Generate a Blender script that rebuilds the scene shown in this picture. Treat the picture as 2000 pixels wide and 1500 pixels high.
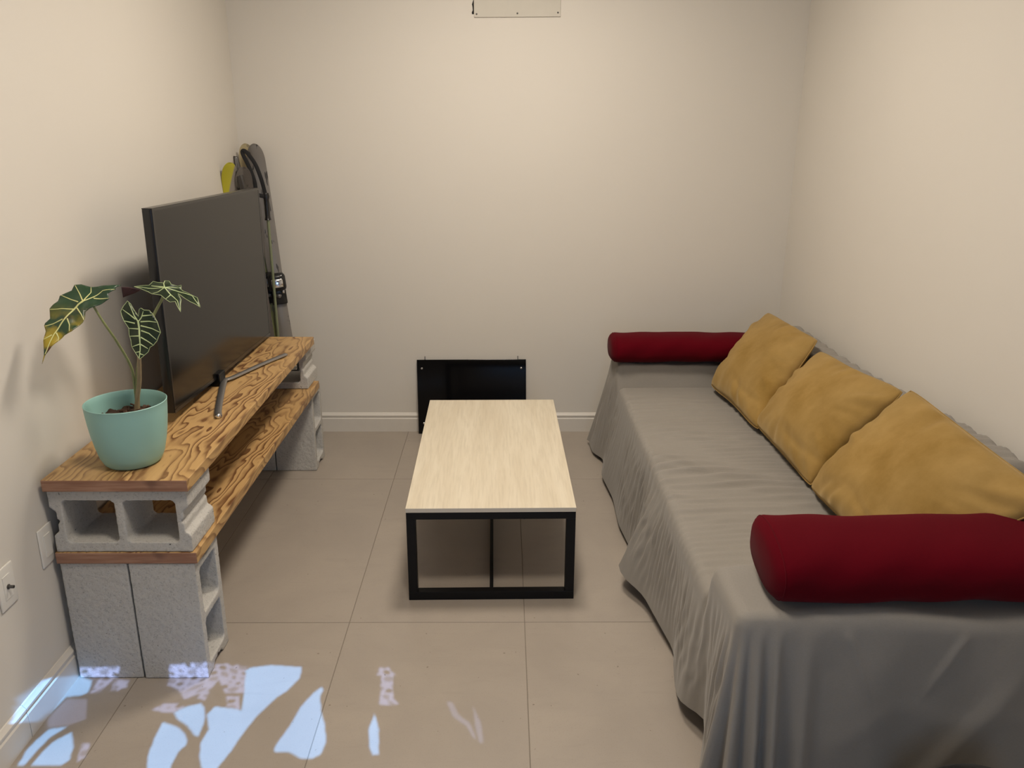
import bpy, bmesh, math, random
import numpy as np
from mathutils import Vector, Matrix, noise, geometry

for o in list(bpy.data.objects):
    bpy.data.objects.remove(o)
random.seed(7)
rng = np.random.default_rng(11)
scene = bpy.context.scene
C = scene.collection

# ------------------------------------------------------------------ camera
F_PX, PITCH, YAW, ROLL, CAM_Z = 1627.67, 0.3062, 0.00942, 0.0032, 1.6417
fw = Vector((math.sin(YAW)*math.cos(PITCH), math.cos(YAW)*math.cos(PITCH), -math.sin(PITCH)))
r0 = Vector((math.cos(YAW), -math.sin(YAW), 0)); u0 = r0.cross(fw)
rt = r0*math.cos(ROLL) + u0*math.sin(ROLL); up = u0*math.cos(ROLL) - r0*math.sin(ROLL)
cam_data = bpy.data.cameras.new('camera')
cam_data.sensor_width = 36.0; cam_data.lens = F_PX/2000*36.0
cam_data.clip_start = 0.02
cam = bpy.data.objects.new('camera', cam_data); C.objects.link(cam)
cam.matrix_world = Matrix(((rt.x, up.x, -fw.x, 0), (rt.y, up.y, -fw.y, 0), (rt.z, up.z, -fw.z, CAM_Z), (0, 0, 0, 1)))
scene.camera = cam

# ------------------------------------------------------------------ world, sun, exposure
world = bpy.data.worlds.new('world'); scene.world = world; world.use_nodes = True
bg = world.node_tree.nodes['Background']
bg.inputs[0].default_value = (0.50, 0.68, 1.0, 1); bg.inputs[1].default_value = 3.8
SUN_DIR = Vector((-0.20, 1.0, -0.84)).normalized()
sun_l = bpy.data.lights.new('sun', 'SUN'); sun_l.energy = 13.0; sun_l.angle = math.radians(0.16); sun_l.color = (0.19, 0.48, 1.0)
sun_o = bpy.data.objects.new('sun', sun_l); C.objects.link(sun_o)
sun_o.rotation_euler = SUN_DIR.to_track_quat('-Z', 'Y').to_euler(); sun_o.location = (1.5, -6, 6)
LAMP_POWER = (23.0, 28.5); LAMP_COLOR = (1.0, 0.89, 0.755)
vs = scene.view_settings
vs.view_transform = 'Standard'; vs.look = 'None'; vs.gamma = 1.0; vs.use_curve_mapping = False; vs.exposure = 0.0

# ------------------------------------------------------------------ helpers
def tag(o, label, cat, group=None):
    o['label'] = label; o['category'] = cat
    if group: o['group'] = group
    return o

def structure(o):
    o['kind'] = 'structure'; return o

def link(name, mesh, material=None, parent=None, smooth=False):
    if material is not None:
        mesh.materials.clear(); mesh.materials.append(material)
    if smooth:
        for p in mesh.polygons: p.use_smooth = True
    o = bpy.data.objects.new(name, mesh); C.objects.link(o)
    if parent is not None: o.parent = parent
    return o

def empty(name, loc=(0, 0, 0), rz=0.0):
    o = bpy.data.objects.new(name, None); C.objects.link(o)
    o.location = loc; o.rotation_euler = (0, 0, rz); o.empty_display_size = 0.05
    return o

def bm_obj(name, bm, material=None, parent=None, smooth=False, auto=None):
    bmesh.ops.recalc_face_normals(bm, faces=bm.faces[:])
    me = bpy.data.meshes.new(name); bm.to_mesh(me); bm.free()
    o = link(name, me, material, parent, smooth)
    if auto is not None: sharp(me, auto)
    return o

def sharp(me, deg=35):
    for p in me.polygons: p.use_smooth = True
    me.set_sharp_from_angle(angle=math.radians(deg))

def add_box(bm, x0, x1, y0, y1, z0, z1, bevel=0.0, seg=2):
    v = [bm.verts.new((x, y, z)) for z in (z0, z1) for y in (y0, y1) for x in (x0, x1)]
    fs = [bm.faces.new([v[i] for i in q]) for q in ((0, 2, 3, 1), (4, 5, 7, 6), (0, 1, 5, 4), (2, 6, 7, 3), (0, 4, 6, 2), (1, 3, 7, 5))]
    if bevel > 0:
        es = {e for f in fs for e in f.edges}
        bmesh.ops.bevel(bm, geom=list(es), offset=bevel, segments=seg, affect='EDGES', profile=0.5, clamp_overlap=True)
    return bm

def box(name, x0, x1, y0, y1, z0, z1, material, parent=None, bevel=0.0, seg=2):
    return bm_obj(name, add_box(bmesh.new(), x0, x1, y0, y1, z0, z1, bevel, seg), material, parent)

def add_tube(bm, pts, rad, n=10, caps=True, flat=1.0, upv=None):
    pts = [Vector(p) for p in pts]
    rads = rad if isinstance(rad, (list, tuple)) else [rad]*len(pts)
    rings = []; side = None
    for i, p in enumerate(pts):
        t = (pts[min(i+1, len(pts)-1)] - pts[max(i-1, 0)]).normalized()
        if upv is not None: s = Vector(upv).cross(t)
        elif side is None: s = t.cross(Vector((0, 0, 1)) if abs(t.z) < .9 else Vector((1, 0, 0)))
        else: s = side - t*side.dot(t)
        s.normalize(); side = s; w = t.cross(s).normalized()
        rings.append([bm.verts.new(p + s*math.cos(a)*rads[i] + w*math.sin(a)*rads[i]*flat) for a in (2*math.pi*k/n for k in range(n))])
    for a, b in zip(rings, rings[1:]):
        for k in range(n): bm.faces.new((a[k], a[(k+1) % n], b[(k+1) % n], b[k]))
    if caps: bm.faces.new(rings[0][::-1]); bm.faces.new(rings[-1])
    return bm

def tube(name, pts, rad, material, parent=None, n=10, flat=1.0, upv=None):
    return bm_obj(name, add_tube(bmesh.new(), pts, rad, n, True, flat, upv), material, parent, auto=50)

def add_lathe(bm, prof, n=48, c=(0, 0)):
    rings = []
    for r, z in prof:
        rings.append([bm.verts.new((c[0]+r*math.cos(2*math.pi*k/n), c[1]+r*math.sin(2*math.pi*k/n), z)) for k in range(n)] if r > 1e-5 else [bm.verts.new((c[0], c[1], z))])
    for a, b in zip(rings, rings[1:]):
        for k in range(n):
            if len(a) == 1: bm.faces.new((a[0], b[k], b[(k+1) % n]))
            elif len(b) == 1: bm.faces.new((a[k], b[0], a[(k+1) % n]))
            else: bm.faces.new((a[k], a[(k+1) % n], b[(k+1) % n], b[k]))
    return bm

def catmull(pts, n=6):
    pts = [Vector(p) for p in pts]; out = []
    for i in range(len(pts)-1):
        p0 = pts[max(i-1, 0)]; p1 = pts[i]; p2 = pts[i+1]; p3 = pts[min(i+2, len(pts)-1)]
        for k in range(n):
            t = k/n
            out.append(0.5*((2*p1) + (p2-p0)*t + (2*p0-5*p1+4*p2-p3)*t*t + (3*p1-p0-3*p2+p3)*t**3))
    out.append(pts[-1]); return out

def grid_mesh(name, P, flip=False):
    """P: (n, m, 3) array -> quad mesh"""
    n, m = P.shape[:2]
    idx = np.arange(n*m).reshape(n, m)
    q = np.stack([idx[:-1, :-1], idx[1:, :-1], idx[1:, 1:], idx[:-1, 1:]], -1).reshape(-1, 4)
    if flip: q = q[:, ::-1]
    me = bpy.data.meshes.new(name); me.from_pydata(P.reshape(-1, 3).tolist(), [], q.tolist()); me.update()
    return me

# ------------------------------------------------------------------ materials
class NT:
    def __init__(self, name):
        self.m = bpy.data.materials.new(name); self.m.use_nodes = True
        self.t = self.m.node_tree; self.n = self.t.nodes
        self.b = self.n['Principled BSDF']
    def node(self, typ, **kw):
        nd = self.n.new(typ)
        for k, v in kw.items():
            if k.startswith('i_'): nd.inputs[int(k[2:]) if k[2:].isdigit() else k[2:].replace('_', ' ')].default_value = v
            else: setattr(nd, k, v)
        return nd
    def l(self, a, b): self.t.links.new(a, b)
    def coord(self, scale=(1, 1, 1), kind='Object', loc=(0, 0, 0)):
        tc = self.node('ShaderNodeTexCoord'); mp = self.node('ShaderNodeMapping')
        mp.inputs['Scale'].default_value = scale; mp.inputs['Location'].default_value = loc
        self.l(tc.outputs[kind], mp.inputs[0]); return mp.outputs[0]
    def noise(self, vec, scale, detail=4, rough=.55, dist=0.0):
        nd = self.node('ShaderNodeTexNoise'); nd.inputs['Scale'].default_value = scale; nd.inputs['Detail'].default_value = detail
        nd.inputs['Roughness'].default_value = rough; nd.inputs['Distortion'].default_value = dist
        self.l(vec, nd.inputs['Vector']); return nd.outputs['Fac']
    def ramp(self, fac, stops, interp='LINEAR'):
        r = self.node('ShaderNodeValToRGB'); r.color_ramp.interpolation = interp
        while len(r.color_ramp.elements) < len(stops): r.color_ramp.elements.new(.5)
        for e, (p, c) in zip(r.color_ramp.elements, stops):
            e.position = p; e.color = (c, c, c, 1) if isinstance(c, (int, float)) else (*c, 1)
        self.l(fac, r.inputs[0]); return r.outputs[0]
    def mix(self, fac, a, b, mode='MIX'):
        m = self.node('ShaderNodeMix', data_type='RGBA', blend_type=mode)
        for s, v in ((m.inputs[0], fac), (m.inputs[6], a), (m.inputs[7], b)):
            if hasattr(v, 'is_output'): self.l(v, s)
            elif isinstance(v, tuple): s.default_value = (*v, 1)
            else: s.default_value = v
        return m.outputs[2]
    def math(self, op, a, b=0.0, c=None):
        m = self.node('ShaderNodeMath', operation=op)
        for s, v in zip(m.inputs, (a, b, c)):
            if v is None: continue
            if hasattr(v, 'is_output'): self.l(v, s)
            else: s.default_value = v
        return m.outputs[0]
    def bump(self, h, strength=.3, dist=.002):
        b = self.node('ShaderNodeBump'); b.inputs['Strength'].default_value = strength; b.inputs['Distance'].default_value = dist
        self.l(h, b.inputs['Height']); self.l(b.outputs[0], self.b.inputs['Normal'])
    def set(self, color=None, rough=None, metal=None, spec=None):
        for k, v in (('Base Color', color), ('Roughness', rough), ('Metallic', metal), ('Specular IOR Level', spec)):
            if v is None: continue
            if hasattr(v, 'is_output'): self.l(v, self.b.inputs[k])
            else: self.b.inputs[k].default_value = (*v, 1) if isinstance(v, tuple) else v
        return self.m

def plain(name, color, rough=.5, metal=0.0, spec=.5, vary=.08, nscale=30, bump=0.0):
    t = NT(name); v = t.coord()
    n = t.noise(v, nscale, 3)
    c = t.mix(n, tuple(max(0, x*(1-vary)) for x in color), tuple(min(1, x*(1+vary)) for x in color))
    if bump: t.bump(n, bump, .002)
    return t.set(c, rough, metal, spec)

def m_wall():
    t = NT('wall_paint'); v = t.coord()
    n = t.noise(v, 1.3, 3); f = t.noise(v, 220, 2)
    c = t.mix(n, (.655, .62, .565), (.685, .65, .59))
    t.bump(f, .12, .001)
    return t.set(c, .75, 0, .3)

def m_tile():
    t = NT('porcelain_tile'); v = t.coord((1, 1, 1), 'Object')
    a = t.noise(v, 2.2, 5, .6, .6); s = t.noise(v, 260, 2); w = t.noise(t.coord((1.0, 6, 1)), 3, 5, .65, 1.5)
    c = t.mix(t.ramp(a, [(.35, 0.), (.7, 1.)]), (.335, .292, .25), (.385, .335, .283))
    c = t.mix(t.ramp(w, [(.55, 0.), (.75, .35)]), c, (.30, .262, .222))
    c = t.mix(t.ramp(s, [(.30, .55), (.40, 0.)]), c, (.28, .24, .20))
    sp = t.noise(v, 55, 1)
    c = t.mix(t.ramp(sp, [(.21, .8), (.235, 0.)]), c, (.17, .14, .11))
    t.bump(s, .05, .0006)
    return t.set(c, .36, 0, .45)

def m_pine(name, ends=False):
    t = NT(name)
    sx = t.node('ShaderNodeSeparateXYZ'); tc = t.node('ShaderNodeTexCoord'); t.l(tc.outputs['Object'], sx.inputs[0])
    v = t.coord((1, .30, 1), 'Object')
    wander = t.noise(t.coord((.2, .8, 1), 'Object', (4, 2, 1)), 2.2, 2)
    xc = t.math('ADD', sx.outputs[0], t.math('MULTIPLY_ADD', wander, .16, -.075))
    para = t.math('MULTIPLY', t.math('MULTIPLY', xc, xc), 52.0)
    deep = t.noise(v, 7.5, 2.5, .5, .25)
    fine = t.noise(t.coord((1, .22, 1), 'Object', (3, 1, 0)), 26, 2, .5, .3)
    k = t.math('ADD', t.math('MULTIPLY_ADD', deep, 9.5, para), t.math('MULTIPLY', fine, 1.15))
    k = t.math('MULTIPLY', k, 1.35)
    fr = t.math('FRACT', k)
    band = t.ramp(fr, [(0., 0.), (.34, .04), (.60, .45), (.80, 1.), (.90, .95), (.97, 0.)])
    fib = t.noise(t.coord((1, .03, 1)), 190, 3, .6)
    late = t.ramp(t.noise(v, 9.0, 2), [(.35, .35), (.60, 1.)])
    amt = t.math('MULTIPLY', band, late)
    light = t.mix(fib, (.45, .27, .105), (.58, .375, .165))
    dark = t.mix(fib, (.120, .050, .018), (.185, .082, .03))
    c = t.mix(amt, light, dark)
    t.bump(t.math('MULTIPLY', amt, -1.0), .15, .001)
    return t.set(c, .42, 0, .45)

def m_endgrain():
    t = NT('pine_end_grain'); v = t.coord((.5, 1, 1))
    n = t.noise(t.coord((.05, 1, 1)), 190, 3); a = t.noise(t.coord((.12, 1, 1)), 45, 3, .5, .6); k = t.noise(t.coord(), 9, 2)
    c = t.mix(t.ramp(a, [(.35, 0.), (.65, 1.)]), (.27, .14, .09), (.39, .225, .15))
    c = t.mix(t.ramp(n, [(.3, .5), (.55, 0.)]), c, (.22, .09, .05))
    c = t.mix(t.ramp(k, [(.64, 0.), (.74, .6)]), c, (.12, .06, .045))
    t.bump(n, .2, .001)
    return t.set(c, .65, 0, .3)

def m_concrete():
    t = NT('concrete'); v = t.coord()
    a = t.noise(v, 7, 4); g = t.noise(v, 170, 4, .7); s = t.noise(v, 420, 2); st = t.noise(t.coord((2, 9, 9)), 22, 4)
    c = t.mix(a, (.46, .448, .422), (.56, .545, .512))
    c = t.mix(t.ramp(g, [(.30, .6), (.47, 0.)]), c, (.20, .195, .185))
    c = t.mix(t.ramp(s, [(.60, 0.), (.72, .5)]), c, (.68, .66, .62))
    c = t.mix(t.ramp(st, [(.52, 0.), (.7, .35)]), c, (.52, .49, .45))
    pit = t.noise(v, 75, 2)
    c = t.mix(t.ramp(pit, [(.22, .9), (.27, 0.)]), c, (.06, .055, .05))
    h = t.math('ADD', g, t.math('MULTIPLY', t.ramp(pit, [(.2, 0.), (.3, 1.)]), 1.5))
    t.bump(h, .55, .003)
    return t.set(c, .95, 0, .15)

def m_laminate():
    t = NT('pale_oak_laminate')
    f = t.noise(t.coord((1, .05, 1)), 130, 3, .6); b = t.noise(t.coord((1, .10, 1)), 17, 4, .6, .35)
    c = t.mix(t.ramp(b, [(.3, 0.), (.7, 1.)]), (.625, .55, .42), (.71, .645, .515))
    c = t.mix(t.ramp(f, [(.30, .5), (.55, 0.)]), c, (.52, .455, .345))
    t.bump(f, .06, .0006)
    return t.set(c, .42, 0, .4)

def m_cloth(name, c1, c2, weave=900, rough=.9):
    t = NT(name); v = t.coord()
    n = t.noise(v, 5, 3); w = t.noise(t.coord((1, .15, 1)), weave, 2); w2 = t.noise(t.coord((.15, 1, 1)), weave, 2)
    f = t.math('MULTIPLY', t.math('ADD', w, w2), .5)
    c = t.mix(n, c1, c2); c = t.mix(t.ramp(f, [(.35, .3), (.55, 0.)]), c, tuple(x*.72 for x in c1))
    t.bump(f, .2, .001)
    t.b.inputs['Sheen Weight'].default_value = .15
    return t.set(c, rough, 0, .15)

def m_velvet():
    t = NT('mustard_corduroy'); v = t.coord()
    n = t.noise(v, 7, 5, .65); f = t.noise(v, 500, 2); bl = t.noise(v, 2.6, 2)
    c = t.mix(t.ramp(n, [(.32, 0.), (.7, 1.)]), (.228, .134, .030), (.345, .215, .066))
    c = t.mix(t.ramp(bl, [(.4, 0.), (.75, .4)]), c, (.31, .22, .095))
    t.bump(f, .3, .001)
    t.b.inputs['Sheen Weight'].default_value = .35; t.b.inputs['Sheen Roughness'].default_value = .5
    t.b.inputs['Sheen Tint'].default_value = (.9, .7, .4, 1)
    return t.set(c, .92, 0, .1)

def m_leaf(name, dark, mid, yellow=None):
    t = NT(name); v = t.coord()
    n = t.noise(v, 22, 3)
    c = t.mix(n, dark, mid)
    if yellow:
        y = t.noise(t.coord((1, 1, 1), 'Object', (.3, .1, .24)), 15, 3, .6)
        sz = t.node('ShaderNodeSeparateXYZ'); t.l(t.coord(), sz.inputs[0])
        low = t.ramp(sz.outputs[2], [(.27, 1.), (.36, .0)])
        c = t.mix(t.math('MULTIPLY', t.ramp(y, [(.44, 0.), (.56, 1.)]), low), c, yellow)
        b = t.noise(t.coord((1, 1, 1), 'Object', (1.3, 4.1, .2)), 17, 2)
        c = t.mix(t.math('MULTIPLY', t.ramp(b, [(.55, 0.), (.62, .95)]), low), c, (.085, .03, .018))
    return t.set(c, .32, 0, .5)

def m_ski(name, base, stripe, pos=.0, soft=.02, dark=(.02, .02, .02)):
    """topsheet: stripe of a second colour down the length with blotchy print"""
    t = NT(name); tc = t.node('ShaderNodeTexCoord'); sx = t.node('ShaderNodeSeparateXYZ'); t.l(tc.outputs['Object'], sx.inputs[0])
    n = t.noise(t.coord((1, 1, .25)), 22, 3)
    f = t.math('ADD', sx.outputs[0], t.math('MULTIPLY', n, .012))
    c = t.mix(t.ramp(t.math('MULTIPLY_ADD', f, 12.0, .5 - pos*12), [(.46, 0.), (.54, 1.)]), base, stripe)
    p = t.noise(t.coord((1, 1, .3), 'Object', (2, 0, 5)), 42, 2)
    c = t.mix(t.ramp(p, [(.64, 0.), (.67, .85)]), c, dark)
    return t.set(c, .3, 0, .5)

M = {}
M['wall'] = m_wall()
M['rear'] = plain('rear_wall_paint', (.17, .15, .13), .7, vary=.05)
M['ceiling'] = plain('ceiling_paint', (.74, .72, .68), .85, vary=.02)
M['base'] = plain('baseboard_paint', (.66, .625, .57), .42, vary=.03)
M['tile'] = m_tile()
M['grout'] = plain('grout', (.22, .19, .155), .9, vary=.15, nscale=120)
M['pine'] = m_pine('flamed_pine'); M['end'] = m_endgrain()
M['concrete'] = m_concrete()
M['laminate'] = m_laminate()
M['lamedge'] = plain('table_edge_band', (.60, .56, .49), .45, vary=.03)
M['blackmetal'] = plain('black_powder_coat', (.006, .006, .0068), .45, spec=.2, vary=.2, nscale=300)
M['glossblack'] = plain('gloss_black', (.003, .003, .0035), .12, vary=.1, spec=.2)
M['tvblack'] = plain('tv_plastic', (.012, .012, .013), .22, vary=.1)
M['tvedge'] = plain('tv_frame', (.05, .047, .043), .30, .4, vary=.05)
M['screen'] = plain('tv_screen', (.007, .007, .0068), .17, spec=.30, vary=.02, nscale=3)
M['steel'] = plain('brushed_steel', (.30, .29, .285), .36, .85, vary=.06, nscale=120)
M['chrome'] = plain('chrome', (.75, .75, .75), .15, 1.0, vary=.03)
M['darksteel'] = plain('dark_steel', (.12, .115, .11), .4, .7, vary=.1)
M['outlet'] = plain('ivory_plastic', (.72, .70, .65), .35, vary=.02)
M['plate'] = plain('painted_plate', (.545, .515, .45), .6, vary=.05, nscale=14)
M['holeshade'] = plain('painted_hole_shade', (.012, .01, .009), .9)  # shade inside the wall hole, put into the colour
M['cover'] = m_cloth('grey_cotton', (.245, .226, .20), (.275, .255, .228))
M['sofa'] = m_cloth('dark_upholstery', (.10, .09, .085), (.12, .11, .10), 300)
M['red'] = m_cloth('crimson_cotton', (.080, .0012, .0052), (.098, .0016, .0065), 700)
M['red'].node_tree.nodes['Principled BSDF'].inputs['Sheen Weight'].default_value = .03
M['red'].node_tree.nodes['Principled BSDF'].inputs['Specular IOR Level'].default_value = .04
M['velvet'] = m_velvet()
M['pot'] = plain('teal_plastic', (.29, .52, .475), .48, vary=.03, nscale=8)
M['soil'] = plain('potting_bark', (.045, .022, .012), .95, vary=.7, nscale=70, bump=.8)
M['bark'] = plain('bark_chip', (.075, .035, .02), .9, vary=.5, nscale=60, bump=.4)
M['stem'] = plain('green_stem', (.245, .275, .115), .45, vary=.2, nscale=40)
M['stemtan'] = plain('tan_stem', (.36, .27, .155), .5, vary=.2, nscale=40)
M['vein'] = plain('pale_vein', (.46, .56, .28), .45, vary=.1)
M['veiny'] = plain('yellow_vein', (.60, .60, .25), .45, vary=.1)
M['leafy'] = m_leaf('leaf_yellowing', (.010, .036, .020), (.028, .075, .028), (.36, .27, .02))
M['leaf'] = m_leaf('leaf_dark', (.0035, .011, .004), (.010, .026, .008))
M['leafgrey'] = m_leaf('leaf_mid', (.006, .016, .006), (.018, .036, .013))
M['purple'] = plain('leaf_underside', (.052, .017, .022), .5, vary=.2, nscale=40)
M['blackcloth'] = m_cloth('black_nylon', (.012, .012, .013), (.018, .018, .02), 500, .7)

# ------------------------------------------------------------------ room shell
XL, XR, YB, YR, ZC = -1.328, 1.4635, 4.3345, -0.70, 2.70
floor = structure(box('floor', XL-.12, XR+.12, YR-.12, YB+.12, -.10, -.0015, M['grout']))
GX, GY = .0693, 2.481          # a joint crossing
tile_cache = {}
for i in range(-3, 3):
    for j in range(-3, 2):
        x0, x1 = max(GX+.6*i, XL), min(GX+.6*(i+1), XR); y0, y1 = max(GY+1.2*j, YR), min(GY+1.2*(j+1), YB)
        if x1-x0 < .02 or y1-y0 < .02: continue
        g = .0013
        w, d = x1-x0-2*g, y1-y0-2*g
        key = (round(w, 4), round(d, 4))
        if key not in tile_cache:
            bm = add_box(bmesh.new(), -w/2, w/2, -d/2, d/2, -.009, 0, .0006, 1)
            bmesh.ops.recalc_face_normals(bm, faces=bm.faces[:])
            me = bpy.data.meshes.new('floor_tile'); bm.to_mesh(me); bm.free(); me.materials.append(M['tile']); tile_cache[key] = me
        t = bpy.data.objects.new('floor_tile', tile_cache[key]); C.objects.link(t)
        t.location = ((x0+x1)/2, (y0+y1)/2, 0); t.parent = floor

structure(box('wall_left', XL-.12, XL, YR-.12, YB+.12, -.10, ZC, M['wall']))
structure(box('wall_right', XR, XR+.12, YR-.12, YB+.12, -.10, ZC, M['wall']))
wall_back = structure(box('wall_back', XL, XR, YB, YB+.12, -.10, ZC, M['wall']))
structure(box('ceiling', XL-.12, XR+.12, YR-.12, YB+.12, ZC, ZC+.10, M['ceiling']))

# rear wall (behind the camera) with a glazed window and an opening for the added sun mask
TR = (-1.10, 0.85, 2.02, 2.56)     # sun mask opening x0 x1 z0 z1
WN = (0.10, 1.25, 0.55, 1.80)      # window opening
bm = bmesh.new()
for b in ((XL, TR[0], -.1, ZC), (TR[1], XR, -.1, ZC), (TR[0], TR[1], TR[3], ZC), (TR[0], TR[1], WN[3], TR[2]),
          (TR[0], WN[0], -.1, WN[3]), (WN[0], TR[1], -.1, WN[2])):
    add_box(bm, b[0], b[1], YR-.06, YR, b[2], b[3])
structure(bm_obj('wall_rear', bm, M['rear']))
win = structure(empty('window_1', (WN[0]+.375, YR-.03, WN[2])))
def wbox(n, x0, x1, z0, z1, m, y=.02): return box(n, x0-win.location.x, x1-win.location.x, -y, y, z0-win.location.z, z1-win.location.z, m, win)
wx1 = TR[1]
wbox('window_frame', WN[0], WN[0]+.04, WN[2], WN[3], M['base']); wbox('window_frame', wx1-.04, wx1, WN[2], WN[3], M['base'])
wbox('window_frame', WN[0]+.04, wx1-.04, WN[3]-.04, WN[3], M['base']); wbox('window_frame', WN[0]+.04, wx1-.04, WN[2], WN[2]+.04, M['base'])
glass = NT('window_glass'); tb = glass.node('ShaderNodeBsdfTransparent', i_0=(.92, .95, .95, 1)); gl = glass.node('ShaderNodeBsdfGlossy'); gl.inputs['Roughness'].default_value = .02
fr = glass.node('ShaderNodeFresnel', i_0=1.45); mx = glass.node('ShaderNodeMixShader')
glass.l(fr.outputs[0], mx.inputs[0]); glass.l(tb.outputs[0], mx.inputs[1]); glass.l(gl.outputs[0], mx.inputs[2]); glass.l(mx.outputs[0], glass.n['Material Output'].inputs[0])
wbox('pane', WN[0]+.04, wx1-.04, WN[2]+.04, WN[3]-.04, glass.m, .003)
pl = bpy.data.lights.new('window_portal', 'AREA'); pl.shape = 'RECTANGLE'; pl.size = wx1-WN[0]; pl.size_y = WN[3]-WN[2]; pl.cycles.is_portal = True
po = bpy.data.objects.new('window_portal', pl); C.objects.link(po); po.location = ((WN[0]+wx1)/2, YR-.07, (WN[2]+WN[3])/2); po.rotation_euler = (math.radians(90), 0, 0)

# added unseen sun mask, its openings shaped to throw the floor patches
SUN_CLEAR = [[(-0.8, 2.235), (-0.736, 2.248), (-0.637, 2.237), (-0.631, 2.184), (-0.656, 2.121), (-0.679, 2.093), (-0.716, 2.008), (-0.735, 1.933), (-0.745, 1.873), (-0.76, 1.816), (-0.77, 1.773), (-0.786, 1.773), (-0.824, 1.851), (-0.839, 1.905), (-0.835, 1.958), (-0.861, 2.018), (-0.849, 2.053), (-0.792, 2.044), (-0.765, 2.035), (-0.784, 2.122), (-0.808, 2.22)], [(-0.959, 2.027), (-0.933, 2.053), (-0.895, 2.067), (-0.876, 2.044), (-0.858, 1.992), (-0.854, 1.929), (-0.866, 1.933), (-0.9, 1.971), (-0.94, 2.001)], [(-0.976, 1.988), (-0.927, 1.967), (-0.898, 1.942), (-0.879, 1.913), (-0.877, 1.893), (-0.888, 1.87), (-0.888, 1.832), (-0.886, 1.792), (-0.943, 1.792), (-0.963, 1.851), (-0.974, 1.918)], [(-0.555, 2.14), (-0.547, 2.125), (-0.551, 2.097), (-0.53, 2.02), (-0.509, 1.969), (-0.494, 1.903), (-0.497, 1.86), (-0.518, 1.841), (-0.548, 1.842), (-0.584, 1.865), (-0.629, 1.869), (-0.63, 1.892), (-0.61, 1.969), (-0.597, 2.052), (-0.576, 2.107)], [(-0.376, 2.02), (-0.366, 1.989), (-0.355, 1.956), (-0.341, 1.856), (-0.357, 1.854), (-0.372, 1.887), (-0.384, 1.956), (-0.38, 1.985)], [(-1.216, 1.947), (-1.183, 1.893), (-1.168, 1.838), (-1.183, 1.819), (-1.261, 1.819), (-1.256, 1.873), (-1.247, 1.911)], [(-1.285, 1.96), (-1.24, 1.969), (-1.265, 1.929), (-1.274, 1.876), (-1.279, 1.819), (-1.295, 1.819), (-1.304, 1.873), (-1.297, 1.917)], [(-1.345, 1.98), (-1.36, 2.08), (-1.35, 2.16), (-1.314, 2.199), (-1.29, 2.184), (-1.264, 2.173), (-1.25, 2.119), (-1.262, 2.105), (-1.306, 2.098), (-1.32, 1.99)]]
SUN_TINT = [[(-1.027, 2.151), (-1.039, 2.241), (-0.934, 2.251), (-0.867, 2.256), (-0.811, 2.24), (-0.781, 2.112), (-0.838, 2.112), (-0.858, 2.146), (-0.877, 2.175), (-0.887, 2.132), (-0.888, 2.08), (-0.931, 2.099), (-0.95, 2.085), (-0.986, 2.132)], [(-0.83, 2.098), (-0.791, 2.098), (-0.771, 2.035), (-0.81, 2.044)], [(-1.029, 2.04), (-1.004, 2.067), (-0.965, 2.067), (-0.939, 2.053), (-0.959, 2.027), (-0.988, 2.027)], [(-0.392, 2.233), (-0.363, 2.233), (-0.353, 2.213), (-0.336, 2.2), (-0.344, 2.188), (-0.339, 2.134), (-0.331, 2.087), (-0.309, 2.059), (-0.369, 2.055), (-0.373, 2.124), (-0.382, 2.188), (-0.396, 2.198)], [(-1.166, 1.902), (-1.143, 1.902), (-1.128, 1.835), (-1.146, 1.835)], [(-1.246, 2.18), (-1.202, 2.18), (-1.216, 2.119), (-1.244, 2.112)], [(-1.195, 2.176), (-1.15, 2.176), (-1.139, 2.122), (-1.186, 2.129)], [(-1.31, 2.23), (-1.19, 2.235), (-1.19, 2.185), (-1.31, 2.19)]]
SUN_FAINT = [[(-0.172, 2.072), (-0.153, 2.068), (-0.132, 2.014), (-0.098, 1.98), (-0.079, 1.921), (-0.084, 1.913), (-0.109, 1.967), (-0.149, 2.006)], [(-0.092, 2.049), (-0.066, 1.979), (-0.058, 1.901), (-0.07, 1.897), (-0.083, 1.963)],
             [(-1.30, 2.09), (-1.24, 2.09), (-1.20, 2.0), (-1.24, 1.975), (-1.29, 1.965), (-1.31, 2.0)]]
def inside(px, py, poly):
    c = np.zeros(px.shape, bool); n = len(poly)
    for i in range(n):
        (xa, ya), (xb, yb) = poly[i], poly[(i+1) % n]
        cond = ((ya > py) != (yb > py)) & (px < (xb-xa)*(py-ya)/(yb-ya+1e-12)+xa)
        c ^= cond
    return c
YP = YR-.02; cell = .003
nx, nz = int((TR[1]-TR[0])/cell), int((TR[3]-TR[2])/cell)
gx = TR[0]+(np.arange(nx)+.5)*cell; gz = TR[2]+(np.arange(nz)+.5)*cell
GXm, GZm = np.meshgrid(gx, gz, indexing='ij')
tt = GZm/(-SUN_DIR.z); fx = GXm+SUN_DIR.x*tt; fy = YP+SUN_DIR.y*tt
kind = np.zeros(fx.shape, int)
for q in SUN_FAINT: kind[inside(fx, fy, q)] = 3
for q in SUN_TINT: kind[inside(fx, fy, q)] = 2
lat = np.sin(fx*105+np.sin(fy*31)*1.6)*np.sin(fy*118+np.sin(fx*37)*1.7)+.45*np.sin(fx*47-fy*61)
kind[(kind == 2) & (lat > .42)] = 3; kind[(kind == 2) & (lat < -.75)] = 0
for q in SUN_CLEAR: kind[inside(fx, fy, q)] = 1
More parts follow.
